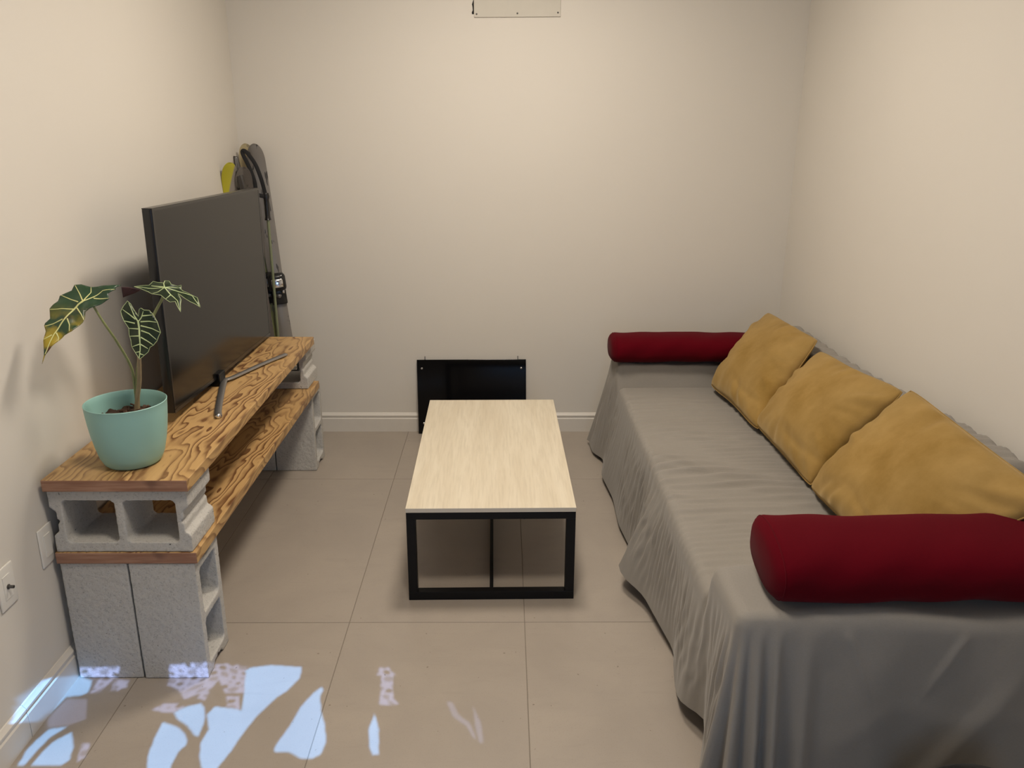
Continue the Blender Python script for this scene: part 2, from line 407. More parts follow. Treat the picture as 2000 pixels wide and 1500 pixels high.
def cells(name, mask, m, parent, y):
    vx = TR[0]+np.arange(nx+1)*cell; vz = TR[2]+np.arange(nz+1)*cell
    idx = -np.ones((nx+1, nz+1), int); ii, jj = np.nonzero(mask)
    for a in (0, 1):
        for b in (0, 1): idx[ii+a, jj+b] = 0
    I, J = np.nonzero(idx >= 0); idx[I, J] = np.arange(len(I))
    me = bpy.data.meshes.new(name)
    me.from_pydata(np.stack([vx[I], np.full(len(I), y), vz[J]], -1).tolist(), [], np.stack([idx[ii, jj], idx[ii+1, jj], idx[ii+1, jj+1], idx[ii, jj+1]], -1).tolist())
    me.update(); return link(name, me, m, parent)
sun_mask = structure(empty('sun_gobo', (0, 0, 0)))  # invented light mask behind the camera, no real part of the room
cells('gobo_panel', kind == 0, M['blackmetal'], sun_mask, YP)
def gobo_filter(name, k):  # colour filters added to dim and tint some of the thrown sun patches
    t = NT(name); tb = t.node('ShaderNodeBsdfTransparent', i_0=(min(1, k*2.0), k*1.05, k, 1)); t.l(tb.outputs[0], t.n['Material Output'].inputs[0]); return t.m
cells('gobo_dim_cells', kind == 2, gobo_filter('gobo_dim_filter', .50), sun_mask, YP)
cells('gobo_faint_cells', kind == 3, gobo_filter('gobo_faint_filter', .20), sun_mask, YP)

# baseboards
PROF = [(0, 0), (.014, 0), (.014, .074), (.0105, .079), (.0105, .085), (.013, .0875), (.013, .094), (.007, .101), (.0035, .106), (0, .107)]
def baseboard(name, p0, p1, inward, gaps=()):
    p0, p1 = Vector(p0), Vector(p1); d = (p1-p0); L = d.length; d.normalize(); inward = Vector(inward)
    cuts = [0]+[g for c in gaps for g in (c-.0012, c+.0012)]+[L]
    bm = bmesh.new()
    for a, b in zip(cuts[::2], cuts[1::2]):
        r = [[bm.verts.new(p0+d*s+inward*x+Vector((0, 0, z))) for x, z in PROF] for s in (a, b)]
        n = len(PROF)
        for k in range(n): bm.faces.new((r[0][k], r[0][(k+1) % n], r[1][(k+1) % n], r[1][k]))
        bm.faces.new(r[0]); bm.faces.new(r[1][::-1])
    return structure(bm_obj(name, bm, M['base']))
baseboard('baseboard_left', (XL, YR, 0), (XL, YB-.0145, 0), (1, 0, 0), (1.928-YR,))
baseboard('baseboard_back', (XL, YB, 0), (XR, YB, 0), (0, -1, 0))
baseboard('baseboard_right', (XR, YR, 0), (XR, YB-.0145, 0), (-1, 0, 0))

# ceiling lamps
def ceiling_lamp(x, y, power, label):
    r = empty('ceiling_light', (x, y, ZC)); tag(r, label, 'ceiling light', 'round ceiling lights')
    bm = add_lathe(bmesh.new(), [(.22, 0), (.25, 0), (.25, -.030), (.235, -.034), (.22, -.022)], 40); bm_obj('trim_ring', bm, M['base'], r, auto=40)
    em = NT('lamp_diffuser'); e = em.node('ShaderNodeEmission', i_0=(*LAMP_COLOR, 1), i_1=8.0); em.l(e.outputs[0], em.n['Material Output'].inputs[0])
    bm = add_lathe(bmesh.new(), [(.22, -.018), (0, -.018)], 40); bm_obj('diffuser', bm, em.m, r)
    l = bpy.data.lights.new('lamp_light', 'AREA'); l.shape = 'DISK'; l.size = .44; l.energy = power; l.color = LAMP_COLOR
    lo = bpy.data.objects.new('lamp_light', l); C.objects.link(lo); lo.parent = r; lo.location = (0, 0, -.037)
ceiling_lamp(-.10, 1.50, LAMP_POWER[0], 'round warm ceiling light above the front of the room')
ceiling_lamp(.03, 3.05, LAMP_POWER[1], 'round warm ceiling light above the coffee table')

# ------------------------------------------------------------------ concrete blocks
BL, BT = .397, .194
def block_mesh():
    """stretcher block, length X, thickness Y, cells run along Z (all centred)"""
    hl, ht, hh = BL/2, BT/2, BT/2
    outer = [(-hl, -ht), (hl, -ht), (hl, -ht+.052), (hl-.016, -ht+.066), (hl-.016, -.010), (hl-.023, 0), (hl-.016, .010), (hl-.016, ht-.066), (hl, ht-.052), (hl, ht),
             (-hl, ht), (-hl, ht-.052), (-hl+.016, ht-.066), (-hl+.016, .010), (-hl+.023, 0), (-hl+.016, -.010), (-hl+.016, -ht+.066), (-hl, -ht+.052)]
    def cellp(cx):
        a, b, c = .0745, .067, .009
        return [(cx-a+c, -b), (cx+a-c, -b), (cx+a, -b+c), (cx+a, b-c), (cx+a-c, b), (cx-a+c, b), (cx-a, b-c), (cx-a, -b+c)]
    bm = bmesh.new(); edges = []
    for lp in (outer, cellp(-.087), cellp(.087)):
        v = [bm.verts.new((x, y, -hh)) for x, y in lp]
        edges += [bm.edges.new((v[i], v[(i+1) % len(v)])) for i in range(len(v))]
    bmesh.ops.triangle_fill(bm, use_beauty=True, edges=edges)
    ex = bmesh.ops.extrude_face_region(bm, geom=bm.faces[:])
    bmesh.ops.translate(bm, verts=[g for g in ex['geom'] if isinstance(g, bmesh.types.BMVert)], vec=(0, 0, BT))
    bmesh.ops.recalc_face_normals(bm, faces=bm.faces[:])
    me = bpy.data.meshes.new('concrete_block'); bm.to_mesh(me); bm.free()
    o = bpy.data.objects.new('tmp', me); C.objects.link(o)
    rm = o.modifiers.new('r', 'REMESH'); rm.mode = 'VOXEL'; rm.voxel_size = .0042
    sm = o.modifiers.new('s', 'SMOOTH'); sm.factor = .5; sm.iterations = 2
    tx = bpy.data.textures.new('grit', 'CLOUDS'); tx.noise_scale = .012; tx.noise_depth = 3
    dm = o.modifiers.new('d', 'DISPLACE'); dm.texture = tx; dm.strength = .0030; dm.mid_level = .55; dm.texture_coords = 'LOCAL'
    dg = bpy.context.evaluated_depsgraph_get(); dg.update()
    out = bpy.data.meshes.new_from_object(o.evaluated_get(dg)); out.name = 'concrete_block'
    bpy.data.objects.remove(o)
    out.materials.clear(); out.materials.append(M['concrete'])
    for p in out.polygons: p.use_smooth = True
    return out
BLOCK = block_mesh()
def block(x0, y0, z0, upright, label, flip=0, jit=0.0):
    o = bpy.data.objects.new('concrete_block', BLOCK); C.objects.link(o)
    if upright:   # length vertical, cells run along X
        R = Matrix(((0, 0, 1), (0, 1, 0), (-1, 0, 0)))
        c = Vector((x0+BT/2, y0+BT/2, z0+BL/2))
    else:         # length along X, cells run along Y
        R = Matrix(((1, 0, 0), (0, 0, -1), (0, 1, 0)))
        c = Vector((x0+BL/2, y0+BT/2, z0+BT/2))
    if flip: R = R @ Matrix.Rotation(math.pi, 3, 'Z')
    R = Matrix.Rotation(jit, 3, 'Z') @ R
    o.matrix_world = Matrix.Translation(c) @ R.to_4x4()
    tag(o, label, 'concrete block', 'concrete blocks under the boards')
SX = -1.303
block(SX-.002, 2.185, .001, True, 'grey concrete block standing on end at the near end, against the left wall')
block(SX+.1985, 2.183, .001, True, 'grey concrete block standing on end at the near end, away from the wall', 1)
block(SX-.004, 2.184, .4365, False, 'grey concrete block on its side between the boards under the potted plant')
block(-1.3135, 3.778, .001, True, 'grey concrete block standing on end at the far end, against the left wall', 1)
block(-1.1145, 3.778, .001, True, 'grey concrete block standing on end at the far end, beside the floor')
block(-1.318, 3.735, .4365, False, 'grey concrete block on its side between the boards at the far end by the skis', 1)

def board(x0, x1, y0, y1, z0, z1, label):
    bm = bmesh.new(); add_box(bm, -(x1-x0)/2, (x1-x0)/2, -(y1-y0)/2, (y1-y0)/2, 0, z1-z0, .0022, 2)
    bmesh.ops.recalc_face_normals(bm, faces=bm.faces[:])
    for f in bm.faces:
        if abs(f.normal.y) > .6: f.material_index = 1
    me = bpy.data.meshes.new('pine_board'); bm.to_mesh(me); bm.free(); me.materials.append(M['pine']); me.materials.append(M['end'])
    o = bpy.data.objects.new('pine_board', me); C.objects.link(o); o.location = ((x0+x1)/2, (y0+y1)/2, z0)
    tag(o, label, 'board', 'pine boards of the media stand')
    return o
board(-1.312, -.900, 2.180, 3.868, .399, .4350, 'lower flame-grained pine shelf board between the upright and the sideways concrete blocks')
board(-1.312, -.899, 2.173, 3.818, .6325, .668, 'upper flame-grained pine board carrying the television and plant')
ZT = .668

# ------------------------------------------------------------------ television
tv = empty('television', (-1.105, 3.075, ZT)); tag(tv, 'large flat black television on the upper pine board', 'television')
ty0, ty1, tz0, tz1 = -.445, .73, .024, .695
roll = -math.radians(1.25)
def tvrot(o): o.rotation_euler = (roll, 0, 0); o.location = (0, 0, .004); return o
bm = add_box(bmesh.new(), -.026, .006, ty0, ty1, tz0, tz1, .005, 2)
tvrot(bm_obj('casing', bm, M['tvblack'], tv, auto=40))
bm = bmesh.new()
add_box(bm, .0058, .0075, ty0+.001, ty1-.001, tz1-.008, tz1-.0005); add_box(bm, .0058, .0075, ty0+.001, ty0+.011, tz0+.012, tz1-.008)
add_box(bm, .0058, .0075, ty1-.011, ty1-.001, tz0+.012, tz1-.008); add_box(bm, .0058, .0075, ty0+.001, ty1-.001, tz0+.0005, tz0+.014)
tvrot(bm_obj('bezel', bm, M['tvblack'], tv))
tvrot(box('screen', .0056, .0068, ty0+.011, ty1-.011, tz0+.014, tz1-.008, M['screen'], tv))
tvrot(box('top_edge', -.0262, .0062, ty0+.004, ty1-.004, tz1-.002, tz1+.0012, M['tvedge'], tv))
tvrot(box('rear_housing', -.058, -.024, ty0+.10, ty1-.10, tz0+.02, tz0+.36, M['tvblack'], tv, .012))
box('stand_neck', -.03, .02, -.035, .035, .004, .05, M['glossblack'], tv, .004)
def foot(pts):
    P = [Vector(p) for p in pts]
    o = tube('stand_foot', catmull(P, 8), .0125, M['steel'], tv, 12, .5, (0, 0, 1))
    return o
foot([(.128, -.385, .008), (.10, -.30, .008), (.030, -.03, .010), (.022, .02, .011), (.040, .06, .010), (.100, .25, .008), (.160, .40, .008)])
foot([(-.135, -.36, .008), (-.10, -.26, .008), (-.03, -.03, .010), (-.022, .02, .011), (-.04, .06, .010), (-.10, .25, .008), (-.140, .38, .008)])
bm = bmesh.new(); bmesh.ops.create_uvsphere(bm, u_segments=14, v_segments=8, radius=.0095); bmesh.ops.translate(bm, verts=bm.verts[:], vec=(.128, -.388, .0095))
bm_obj('foot_tip', bm, M['chrome'], tv, True)

# ------------------------------------------------------------------ potted plant
PC = (-1.106, 2.312)
pot = empty('flower_pot', (PC[0], PC[1], ZT)); tag(pot, 'tapered teal plastic flower pot on the near end of the upper board', 'flower pot')
prof = [(0, 0), (.066, 0), (.074, .003), (.081, .010), (.090, .030), (.098, .064), (.1045, .100), (.1090, .136), (.1118, .168), (.1130, .188), (.1135, .1895), (.1118, .191), (.1098, .188), (.1085, .170), (.104, .140), (.098, .10), (0, .10)]
bm_obj('pot_wall', add_lathe(bmesh.new(), prof, 72), M['pot'], pot, auto=50)
bm = bmesh.new(); bmesh.ops.create_grid(bm, x_segments=36, y_segments=36, size=.106)
bmesh.ops.delete(bm, geom=[v for v in bm.verts if v.co.xy.length > .1045], context='VERTS')
for v in bm.verts: v.co.z = .140 + .010*noise.noise(v.co*38) + .006*noise.noise(v.co*95) - .12*max(0, v.co.xy.length-.09)
so = bm_obj('soil', bm, M['soil'], pot, True)
for k in range(26):
    a = random.uniform(0, 6.28); rr = .09*math.sqrt(random.random()); s = random.uniform(.006, .013)
    bm = add_box(bmesh.new(), -s, s, -s*.5, s*.5, -s*.3, s*.3, s*.15, 1)
    c = bm_obj('bark_chip', bm, M['bark'], so); c.location = (rr*math.cos(a), rr*math.sin(a), .147+random.uniform(0, .006)); c.rotation_euler = (random.uniform(-.5, .5), random.uniform(-.5, .5), random.uniform(0, 6))

plant = empty('alocasia_plant', (-1.100, 2.366, .80)); tag(plant, 'alocasia plant with three arrow-shaped dark leaves and pale veins, growing in the teal pot', 'plant')
POS = Vector(plant.location)
def stem(name, pts, r0, r1, m):
    P = catmull([Vector(p)-POS for p in pts], 7); n = len(P)
    return tube(name, P, [r0+(r1-r0)*i/(n-1) for i in range(n)], m, plant, 10)
stem('petiole', [[-1.150, 2.276, 1.158], [-1.142, 2.282, 1.146], [-1.131, 2.30, 1.099], [-1.119, 2.34, 1.029], [-1.103, 2.37, .947], [-1.099, 2.37, .884], [-1.102, 2.37, .80]], .0028, .0048, M['stem'])
stem('petiole', [[-0.972, 2.362, 1.176], [-.983, 2.366, 1.152], [-1.013, 2.37, 1.106], [-1.045, 2.372, 1.049], [-1.075, 2.372, .971], [-1.091, 2.37, .892], [-1.100, 2.37, .80]], .0034, .006, M['stem'])
stem('petiole', [[-1.019, 2.276, 1.100], [-1.032, 2.30, 1.072], [-1.048, 2.325, 1.02], [-1.064, 2.345, .975], [-1.077, 2.355, .905], [-1.092, 2.36, .85], [-1.097, 2.36, .80]], .0040, .0075, M['stemtan'])
stem('sheath', [[-1.071, 2.352, .915], [-1.080, 2.352, .88], [-1.092, 2.353, .84], [-1.097, 2.355, .80]], .0015, .0085, M['stemtan'])
LEFT = ([-1.162, 2.27, 1.161], [0.12, -0.722, 0.682], [(-89, -182), (-86, -157), (-90, -114), (-88, -87), (-94, -69), (-93, -61), (-82, -47), (-85, -18), (-67, 7), (-64, 24), (-34, 39), (-28, 56), (-11, 58), (15, 49), (36, 48), (63, 50), (79, 54), (93, 57), (80, 46), (80, 38), (62, 24), (66, 8), (41, -8), (18, -20), (8, -31), (8, -50), (4, -63), (-21, -92), (-40, -101), (-56, -120), (-68, -134), (-82, -156)], [[(0, 0), (-11, -10), (-33, -40), (-52, -71), (-65, -98), (-83, -154)], [(0, 0), (-11, 25), (-26, 54)], [(-12, -2), (-31, 10), (-60, 25)], [(-21, -23), (-54, -19), (-84, -20)], [(-14, -20), (-2, -39), (6, -57)], [(-47, -54), (-70, -62), (-92, -70)], [(-35, -53), (-28, -72), (-27, -91)], [(-70, -100), (-89, -113)], [(-60, -94), (-54, -107), (-54, -118)], [(0, 0), (22, 15), (48, 34), (78, 38)], [(0, 0), (16, 32), (15, 48)], [(25, 12), (65, 9)]])
MID = ([-1.019, 2.27, 1.105], [0.05, -0.935, 0.352], [(4, -104), (-7, -87), (-17, -69), (-19, -52), (-24, -36), (-25, -18), (-35, -1), (-44, 19), (-47, 30), (-41, 44), (-30, 59), (-21, 51), (-11, 33), (1, 15), (4, 34), (9, 38), (17, 32), (30, 32), (40, 21), (53, -2), (61, -30), (55, -41), (51, -53), (42, -66), (32, -71), (27, -84), (14, -96)], [[(0, 0), (3, -22), (6, -49), (5, -76), (3, -101)], [(0, 0), (-11, 18), (-21, 42), (-26, 53)], [(0, 0), (9, 11), (15, 29)], [(12, 16), (39, 19)], [(-7, 7), (-25, 22), (-42, 35)], [(-9, -4), (-39, 3)], [(2, -20), (-24, -18)], [(4, -40), (-22, -40)], [(7, 0), (30, 1), (51, -2)], [(7, -11), (37, -19), (59, -30)], [(9, -25), (30, -33), (49, -50)], [(9, -44), (27, -55), (41, -65)], [(6, -62), (-15, -69)], [(7, -63), (26, -75)], [(5, -83), (-7, -85)], [(4, -89), (16, -93)]])
RIGHT = ([-0.97, 2.36, 1.181], [0.1, -0.597, 0.796], [(-85, 13), (-45, 17), (-35, 29), (-21, 22), (-4, 19), (-4, 31), (7, 32), (16, 14), (33, 12), (42, 16), (42, 2), (49, -8), (72, -24), (90, -34), (100, -68), (81, -54), (55, -35), (36, -17), (47, -42), (49, -86), (40, -69), (32, -49), (18, -50), (1, -33), (-9, -23), (-34, -15), (-46, -4), (-64, 3)], [[(0, 0), (-19, 8), (-39, 15)], [(0, 0), (-37, 6), (-81, 11)], [(0, 0), (-17, -10), (-33, -13)], [(0, 0), (22, 5), (41, 8)], [(0, 0), (28, -5), (77, -29), (97, -64)], [(0, 0), (19, -24), (38, -47), (47, -81)], [(17, -22), (4, -37)], [(0, 0), (-4, 16), (-3, 29)]])
UNDER = ([-1.049, 2.372, 1.174], [0.206, -0.928, -0.309], [(-46, 11), (-21, 10), (3, -1), (-20, -12), (-48, -23)], [[(2, 1), (-16, 7), (-45, -17)]])
def leaf(data, m, mv, wave, edge=False, vr=.0016, under=None, seed=0):
    hub, n, outl, veins = data
    n = Vector(n).normalized(); e1 = Vector((0, 0, 1)).cross(n).normalized(); e2 = n.cross(e1); hub = Vector(hub)-POS
    def lift(a, b):
        return wave*(noise.noise(Vector((a*32+seed, b*32, seed)))+.5*math.sin(a*70+seed)*math.cos(b*60)) - .9*(a*a+b*b)*.25
    def at(a, b, off=0.0): return hub+e1*a+e2*b+n*(lift(a, b)+off)
    out = [Vector((a/1000, b/1000)) for a, b in outl]
    dense = []
    for i in range(len(out)):
        p, q = out[i], out[(i+1) % len(out)]
        k = max(1, int((q-p).length/.006))
        dense += [p.lerp(q, j/k) for j in range(k)]
    xs = [p.x for p in dense]; ys = [p.y for p in dense]
    pts = list(dense); N = len(dense)
    gx_, gy_ = np.meshgrid(np.arange(min(xs), max(xs), .006), np.arange(min(ys), max(ys), .006))
    ins = inside(gx_.ravel(), gy_.ravel(), [(p.x, p.y) for p in dense])
    for a, b, k in zip(gx_.ravel(), gy_.ravel(), ins):
        if k and min((Vector((a, b))-d).length for d in dense) > .003: pts.append(Vector((float(a), float(b))))
    V, _, Fc, *_r = geometry.delaunay_2d_cdt(pts, [(i, (i+1) % N) for i in range(N)], [], 1, 1e-6)
    bm = bmesh.new(); bv = [bm.verts.new(at(v.x, v.y)) for v in V]
    for f in Fc:
        try: bm.faces.new([bv[i] for i in f])
        except ValueError: pass
    for f in bm.faces:
        if f.normal.dot(n) == 0: f.normal_update()
    bm.normal_update()
    for f in bm.faces:
        if f.normal.dot(n) < 0: f.normal_flip()
    me = bpy.data.meshes.new('leaf'); bm.to_mesh(me); bm.free()
    o = link('leaf', me, m, plant, True)
    me.materials.append(under or M['purple'])
    s = o.modifiers.new('thickness', 'SOLIDIFY'); s.thickness = .0012; s.offset = -1; s.material_offset = 1
    for k, v in enumerate(veins):
        pp = []
        for (a, b), (c, d) in zip(v, v[1:]):
            for j in range(5): pp.append((a+(c-a)*j/5, b+(d-b)*j/5))
        pp.append(v[-1]); P = [at(a/1000, b/1000, .0003) for a, b in pp]
        r = vr*(1.5 if k == 0 else 1.0); L = len(P)
        tube('vein', P, [r*(1-.6*i/(L-1)) for i in range(L)], mv, o, 6, .5, n)
    if edge:
        P = [at(p.x, p.y) for p in dense]
        tube('leaf_margin', P+[P[0]], .0007, mv, o, 5)
    return o
leaf(LEFT, M['leafy'], M['veiny'], .006, vr=.0019, seed=1.3)
leaf(MID, M['leaf'], M['vein'], .004, True, .0019, seed=4.1)
leaf(RIGHT, M['leafgrey'], M['vein'], .007, True, .0017, seed=7.7)
leaf(UNDER, M['purple'], M['purple'], .002, seed=2.2)

# ------------------------------------------------------------------ coffee table
TW, TL_, TH = .5925, 1.172, .363
tbl = empty('coffee_table', (-.0465, 2.621, 0), .0125); tag(tbl, 'low coffee table with pale oak top on a black metal frame', 'coffee table')
bm = add_box(bmesh.new(), -TW/2, TW/2, 0, TL_, TH-.017, TH, .001, 1)
bmesh.ops.recalc_face_normals(bm, faces=bm.faces[:])
for f in bm.faces:
    if abs(f.normal.z) < .5: f.material_index = 1
me = bpy.data.meshes.new('table_top'); bm.to_mesh(me); bm.free(); me.materials.append(M['laminate']); me.materials.append(M['lamedge'])
o = bpy.data.objects.new('table_top', me); C.objects.link(o); o.parent = tbl
zt = TH-.0172; s = .032; a = TW/2-.001
for y in (.002, TL_-.002-s):
    for x0, x1 in ((-a, -a+s), (a-s, a)): box('leg', x0, x1, y, y+s, s, zt-s*.85, M['blackmetal'], tbl, .0015)
    box('top_rail', -a, a, y, y+s, zt-s*.85, zt, M['blackmetal'], tbl, .0015)
    box('foot_rail', -a, a, y, y+s, 0, s, M['blackmetal'], tbl, .0015)
for x0 in (-a, a-s):
    box('side_rail', x0, x0+s, s+.002, TL_-s-.002, zt-s*.85, zt, M['blackmetal'], tbl, .0015)
box('centre_rail', -.0065, .0065, s+.002, TL_-s-.002, 0, .026, M['blackmetal'], tbl, .001)
box('cross_rail', -a+s, a-s, TL_/2-.01, TL_/2+.01, zt-.02, zt, M['blackmetal'], tbl, .001)

# ------------------------------------------------------------------ black panel leaning on the back wall
pw, ph = .588, .415
pan = empty('black_panel', (-.176, 4.285, .0), 0); pan.rotation_euler = (-math.radians(5.2), -math.radians(.35), 0)
tag(pan, 'glossy black panel with corner screws leaning against the back wall', 'panel')
box('sheet', -pw/2, pw/2, -.003, .003, .004, ph, M['glossblack'], pan, .001)
for x, z in ((-pw/2+.026, ph-.047), (pw/2-.026, ph-.047), (-pw/2+.03, .062), (pw/2-.03, .062)):
    bm = add_lathe(bmesh.new(), [(0, .006), (.0035, .0052), (.0065, .002), (.007, 0)], 20)
    c = bm_obj('screw', bm, M['chrome'], pan, True); c.location = (x, -.003, z); c.rotation_euler = (math.radians(90), 0, 0)
for x in (-pw/2+.044, pw/2-.044):
    bm = add_box(bmesh.new(), -.002, .002, -.001, .001, ph-.03, ph+.018, .0005, 1)
    bm_obj('hanging_tab', bm, M['darksteel'], pan).location = (0+x, .0042, 0)

# ------------------------------------------------------------------ cover plate high on the back wall, outlets on the left wall
cp = empty('cover_plate', (.061, YB, 2.114)); tag(cp, 'painted rectangular cover plate screwed high on the back wall', 'cover plate')
bm = add_box(bmesh.new(), -.207, .207, -.006, -.0005, 0, .33, .0015, 2); bm_obj('plate', bm, M['plate'], cp); cp.rotation_euler = (0, -math.radians(.6), 0)
for x, z in ((-.195, .014), (0, .016), (.194, .018), (-.195, .31), (0, .31), (.194, .31)):
    bm = add_lathe(bmesh.new(), [(0, .0025), (.003, .002), (.0042, 0)], 16); c = bm_obj('screw', bm, M['darksteel'], cp, True); c.location = (x, -.006, z); c.rotation_euler = (math.radians(90), 0, 0)
bm = bmesh.new()
vv = [bm.verts.new((-.146+x, YB-.0012, 2.114+z)) for x, z in ((-.001, .012), (-.010, .012), (-.011, .020), (-.006, .030), (-.0075, .045), (-.010, .055), (-.006, .066), (-.002, .078), (-.001, .1))]
bm.faces.new(vv); bm_obj('wall_hole_shade', bm, M['holeshade'], wall_back)  # flat dark sheet on the wall, painting the shade inside a hole
def wall_plate(name, label, cat, yc, zc):
    r = empty(name, (XL, yc, zc)); tag(r, label, cat)
    bm = add_box(bmesh.new(), 0, .006, -.0375, .0375, -.059, .059, .0035, 3); bm_obj('plate', bm, M['outlet'], r, auto=40)
    return r
wp = wall_plate('wall_outlet', 'ivory outlet plate on the left wall half hidden behind the concrete blocks', 'outlet', 2.172, .467)
box('outlet_insert', .005, .0085, -.017, .017, -.034, .034, M['outlet'], wp, .001)
wj = wall_plate('antenna_socket', 'ivory wall plate with a metal cable connector at the left edge', 'wall plate', 1.963, .455)
box('socket_insert', .005, .0075, -.017, .017, -.034, .034, M['outlet'], wj, .001)
bm = add_lathe(bmesh.new(), [(0, .006), (.0022, .006), (.0022, .016), (.0046, .016), (.0046, .003), (.0068, .003), (.0068, 0)], 16)
c = bm_obj('connector', bm, M['darksteel'], wj, auto=40); c.location = (.007, 0, 0); c.rotation_euler = (0, math.radians(90), 0)

# ------------------------------------------------------------------ sofa (frame hidden below its sheet)
X0, X1, Y0, Y1 = .545, 1.435, 1.68, 4.13
SEAT = .42
sofa = empty('sofa', (1.0, 2.9, 0)); tag(sofa, 'long three-seat sofa hidden under the grey sheet along the right wall', 'sofa')
def sbox(n, x0, x1, y0, y1, z0, z1, m, bv=.03): return box(n, x0-1.0, x1-1.0, y0-2.9, y1-2.9, z0, z1, m, sofa, bv, 4)
sbox('base', X0+.04, X1-.02, Y0+.03, Y1-.03, .10, .27, M['sofa'])
for k in range(3):
    L = (3.81-1.99)/3; sbox('seat_cushion', X0+.03, 1.15, 1.99+k*L, 1.99+(k+1)*L-.005, .275, SEAT-.014, M['sofa'])
sbox('armrest', X0+.06, X1-.02, Y0+.035, 1.90, .275, .515, M['sofa']); sbox('armrest', X0+.05, X1-.02, 3.915, Y1-.035, .275, .485, M['sofa'])
sbox('backrest', 1.305, X1-.025, 1.92, 3.90, .275, .66, M['sofa'])
for x in (X0+.10, X1-.09):
    for y in (Y0+.10, Y1-.10): sbox('leg', x-.025, x+.025, y-.025, y+.025, 0, .105, M['darksteel'], .004)

# the sheet
def sst(a, b, x): t = np.clip((x-a)/(b-a), 0, 1); return t*t*(3-2*t)
def fbm1(seed, freqs):
    r = np.random.default_rng(seed); ph = r.uniform(0, 6.28, len(freqs)); am = r.uniform(.6, 1.2, len(freqs))
    return lambda x: sum(a*np.sin(f*x+p) for a, f, p in zip(am, freqs, ph))/len(freqs)**.5
def backtop(y): return .708+.062*sst(3.4, 2.0, y)
w1 = fbm1(3, [2.1, 4.3, 7.7]); w2 = fbm1(5, [3.1, 6.5, 11.]); w3 = fbm1(9, [1.7, 3.9])
def ridge(p, k=2.2): return np.abs(np.sin(p))**k
def height(x, y):
    seat = SEAT-.012*sst(X0+.18, X0, x)
    fall = sst(1.165, 1.30, x)*sst(1.90, 2.06, y)*sst(3.98, 3.86, y)
    back = SEAT+(backtop(y)-SEAT)*fall
    arm_n = SEAT+(.537-SEAT)*sst(1.972, 1.925, y)
    arm_f = SEAT+(.508-SEAT)*sst(3.845, 3.895, y)
    arm = np.maximum(arm_n, arm_f)
    arm = arm + .008*np.sin((x-X0)*7)*(arm > SEAT+.03)
    k = 110.0
    z = np.log(np.exp(k*(seat-.4))+np.exp(k*(back-.4))+np.exp(k*(arm-.4)))/k+.4-np.log(3)/k*np.exp(-((np.maximum(back, arm)-SEAT)/.03)**2)
    z = z-.038*(np.exp(-((y-3.834)/.012)**2)+np.exp(-((y-1.983)/.012)**2))*sst(1.25, 1.1, x)
    # long creases running from the backrest to the front edge
    onseat = sst(1.99, 2.25, y)*sst(3.80, 3.5, y)*sst(1.25, 1.12, x)
    stren = .35+.65*np.exp(-((y-2.95)/.42)**2)
    ph = y*2*np.pi/.062 + 2.2*w1(y*1.3) + 1.3*w2(x*2.0+y*1.5) + 3.0*np.exp(-(x-X0)/.10)
    ph2 = y*2*np.pi/.037 + 1.9*w2(y*2.1) - 1.1*w1(x*2.6-y) + 2.4*np.exp(-(x-X0)/.12)
    z = z+onseat*stren*(.0180*ridge(ph*.5, 3)*(.5+.5*w3(x*2.3+y*4)) + .0115*ridge(ph2*.5, 2.5)*(.5+.5*w1(x*3+y*2)))
    # gathers over the top of the backrest
    gb = sst(1.27, 1.32, x)*sst(1.95, 2.06, y)*sst(3.95, 3.86, y)
    pb = y*2*np.pi/.105 + (x-1.3)*22 + 1.6*w2(y*1.7)
    z = z+gb*(.013*ridge(pb*.5, 1.2)-.004)+gb*.005*ridge(y*2*np.pi/.05+(x-1.3)*35+w1(y*3), 2)
    # soft dents on the arms
    an = (arm_n > SEAT+.02)
    z = z+an*.004*np.sin(x*16+y*11)
    af = (arm_f > SEAT+.02)
    z = z+af*(.006*np.sin(x*13+y*24+1.0)+.003*np.sin(x*31-y*17))
    return z
RE = .034
def edge_drop(d): d = np.clip(d, 0, RE); return RE-np.sqrt(np.maximum(RE*RE-(RE-d)**2, 0))

# how far the hem stands out from the front edge, by y, and its height above the floor
HY = np.array([1.60, 1.78, 1.90, 2.00, 2.10, 2.17, 2.27, 2.43, 2.57, 2.65, 2.72, 2.80, 2.88, 2.96, 3.15, 3.40, 3.65, 3.85, 3.97, 4.20])
HO = np.array([.055, .035, -.01, .045, .035, .030, .004, .035, .060, .110, .135, .075, .030, .045, .068, .060, .085, .050, .095, .10])
HZ = np.array([.02, .02, .075, .055, .030, .06, .03, .045, .055, .065, .085, .055, .02, .02, .03, .03, .035, .03, .02, .02])
def hem_out(y): return np.interp(y, HY, HO)
def smooth1(fn, y, w=.035): return (fn(y-w)+2*fn(y)+fn(y+w))/4
NT_ = 46
tside = np.linspace(1, 0, NT_)[:-1]
RC = .035
ai = np.concatenate([np.linspace(0, RC*2, 14)[:-1], np.linspace(RC*2, X1-X0-.06, 125), np.linspace(X1-X0-.06, X1-X0, 12)[1:]])
bi = np.concatenate([np.linspace(0, RC*2, 14)[:-1], np.arange(RC*2, (Y1-Y0)-RC*2, .0075), np.linspace((Y1-Y0)-RC*2, Y1-Y0, 14)])
a_par = np.concatenate([1+tside, np.zeros(0)])
A_t = np.concatenate([tside, np.zeros(len(ai))]); A_d = np.concatenate([np.zeros(len(tside)), ai])
B_t = np.concatenate([-tside, np.zeros(len(bi)), tside[::-1]]); B_d = np.concatenate([np.zeros(len(tside)), bi, np.full(len(tside), Y1-Y0)])
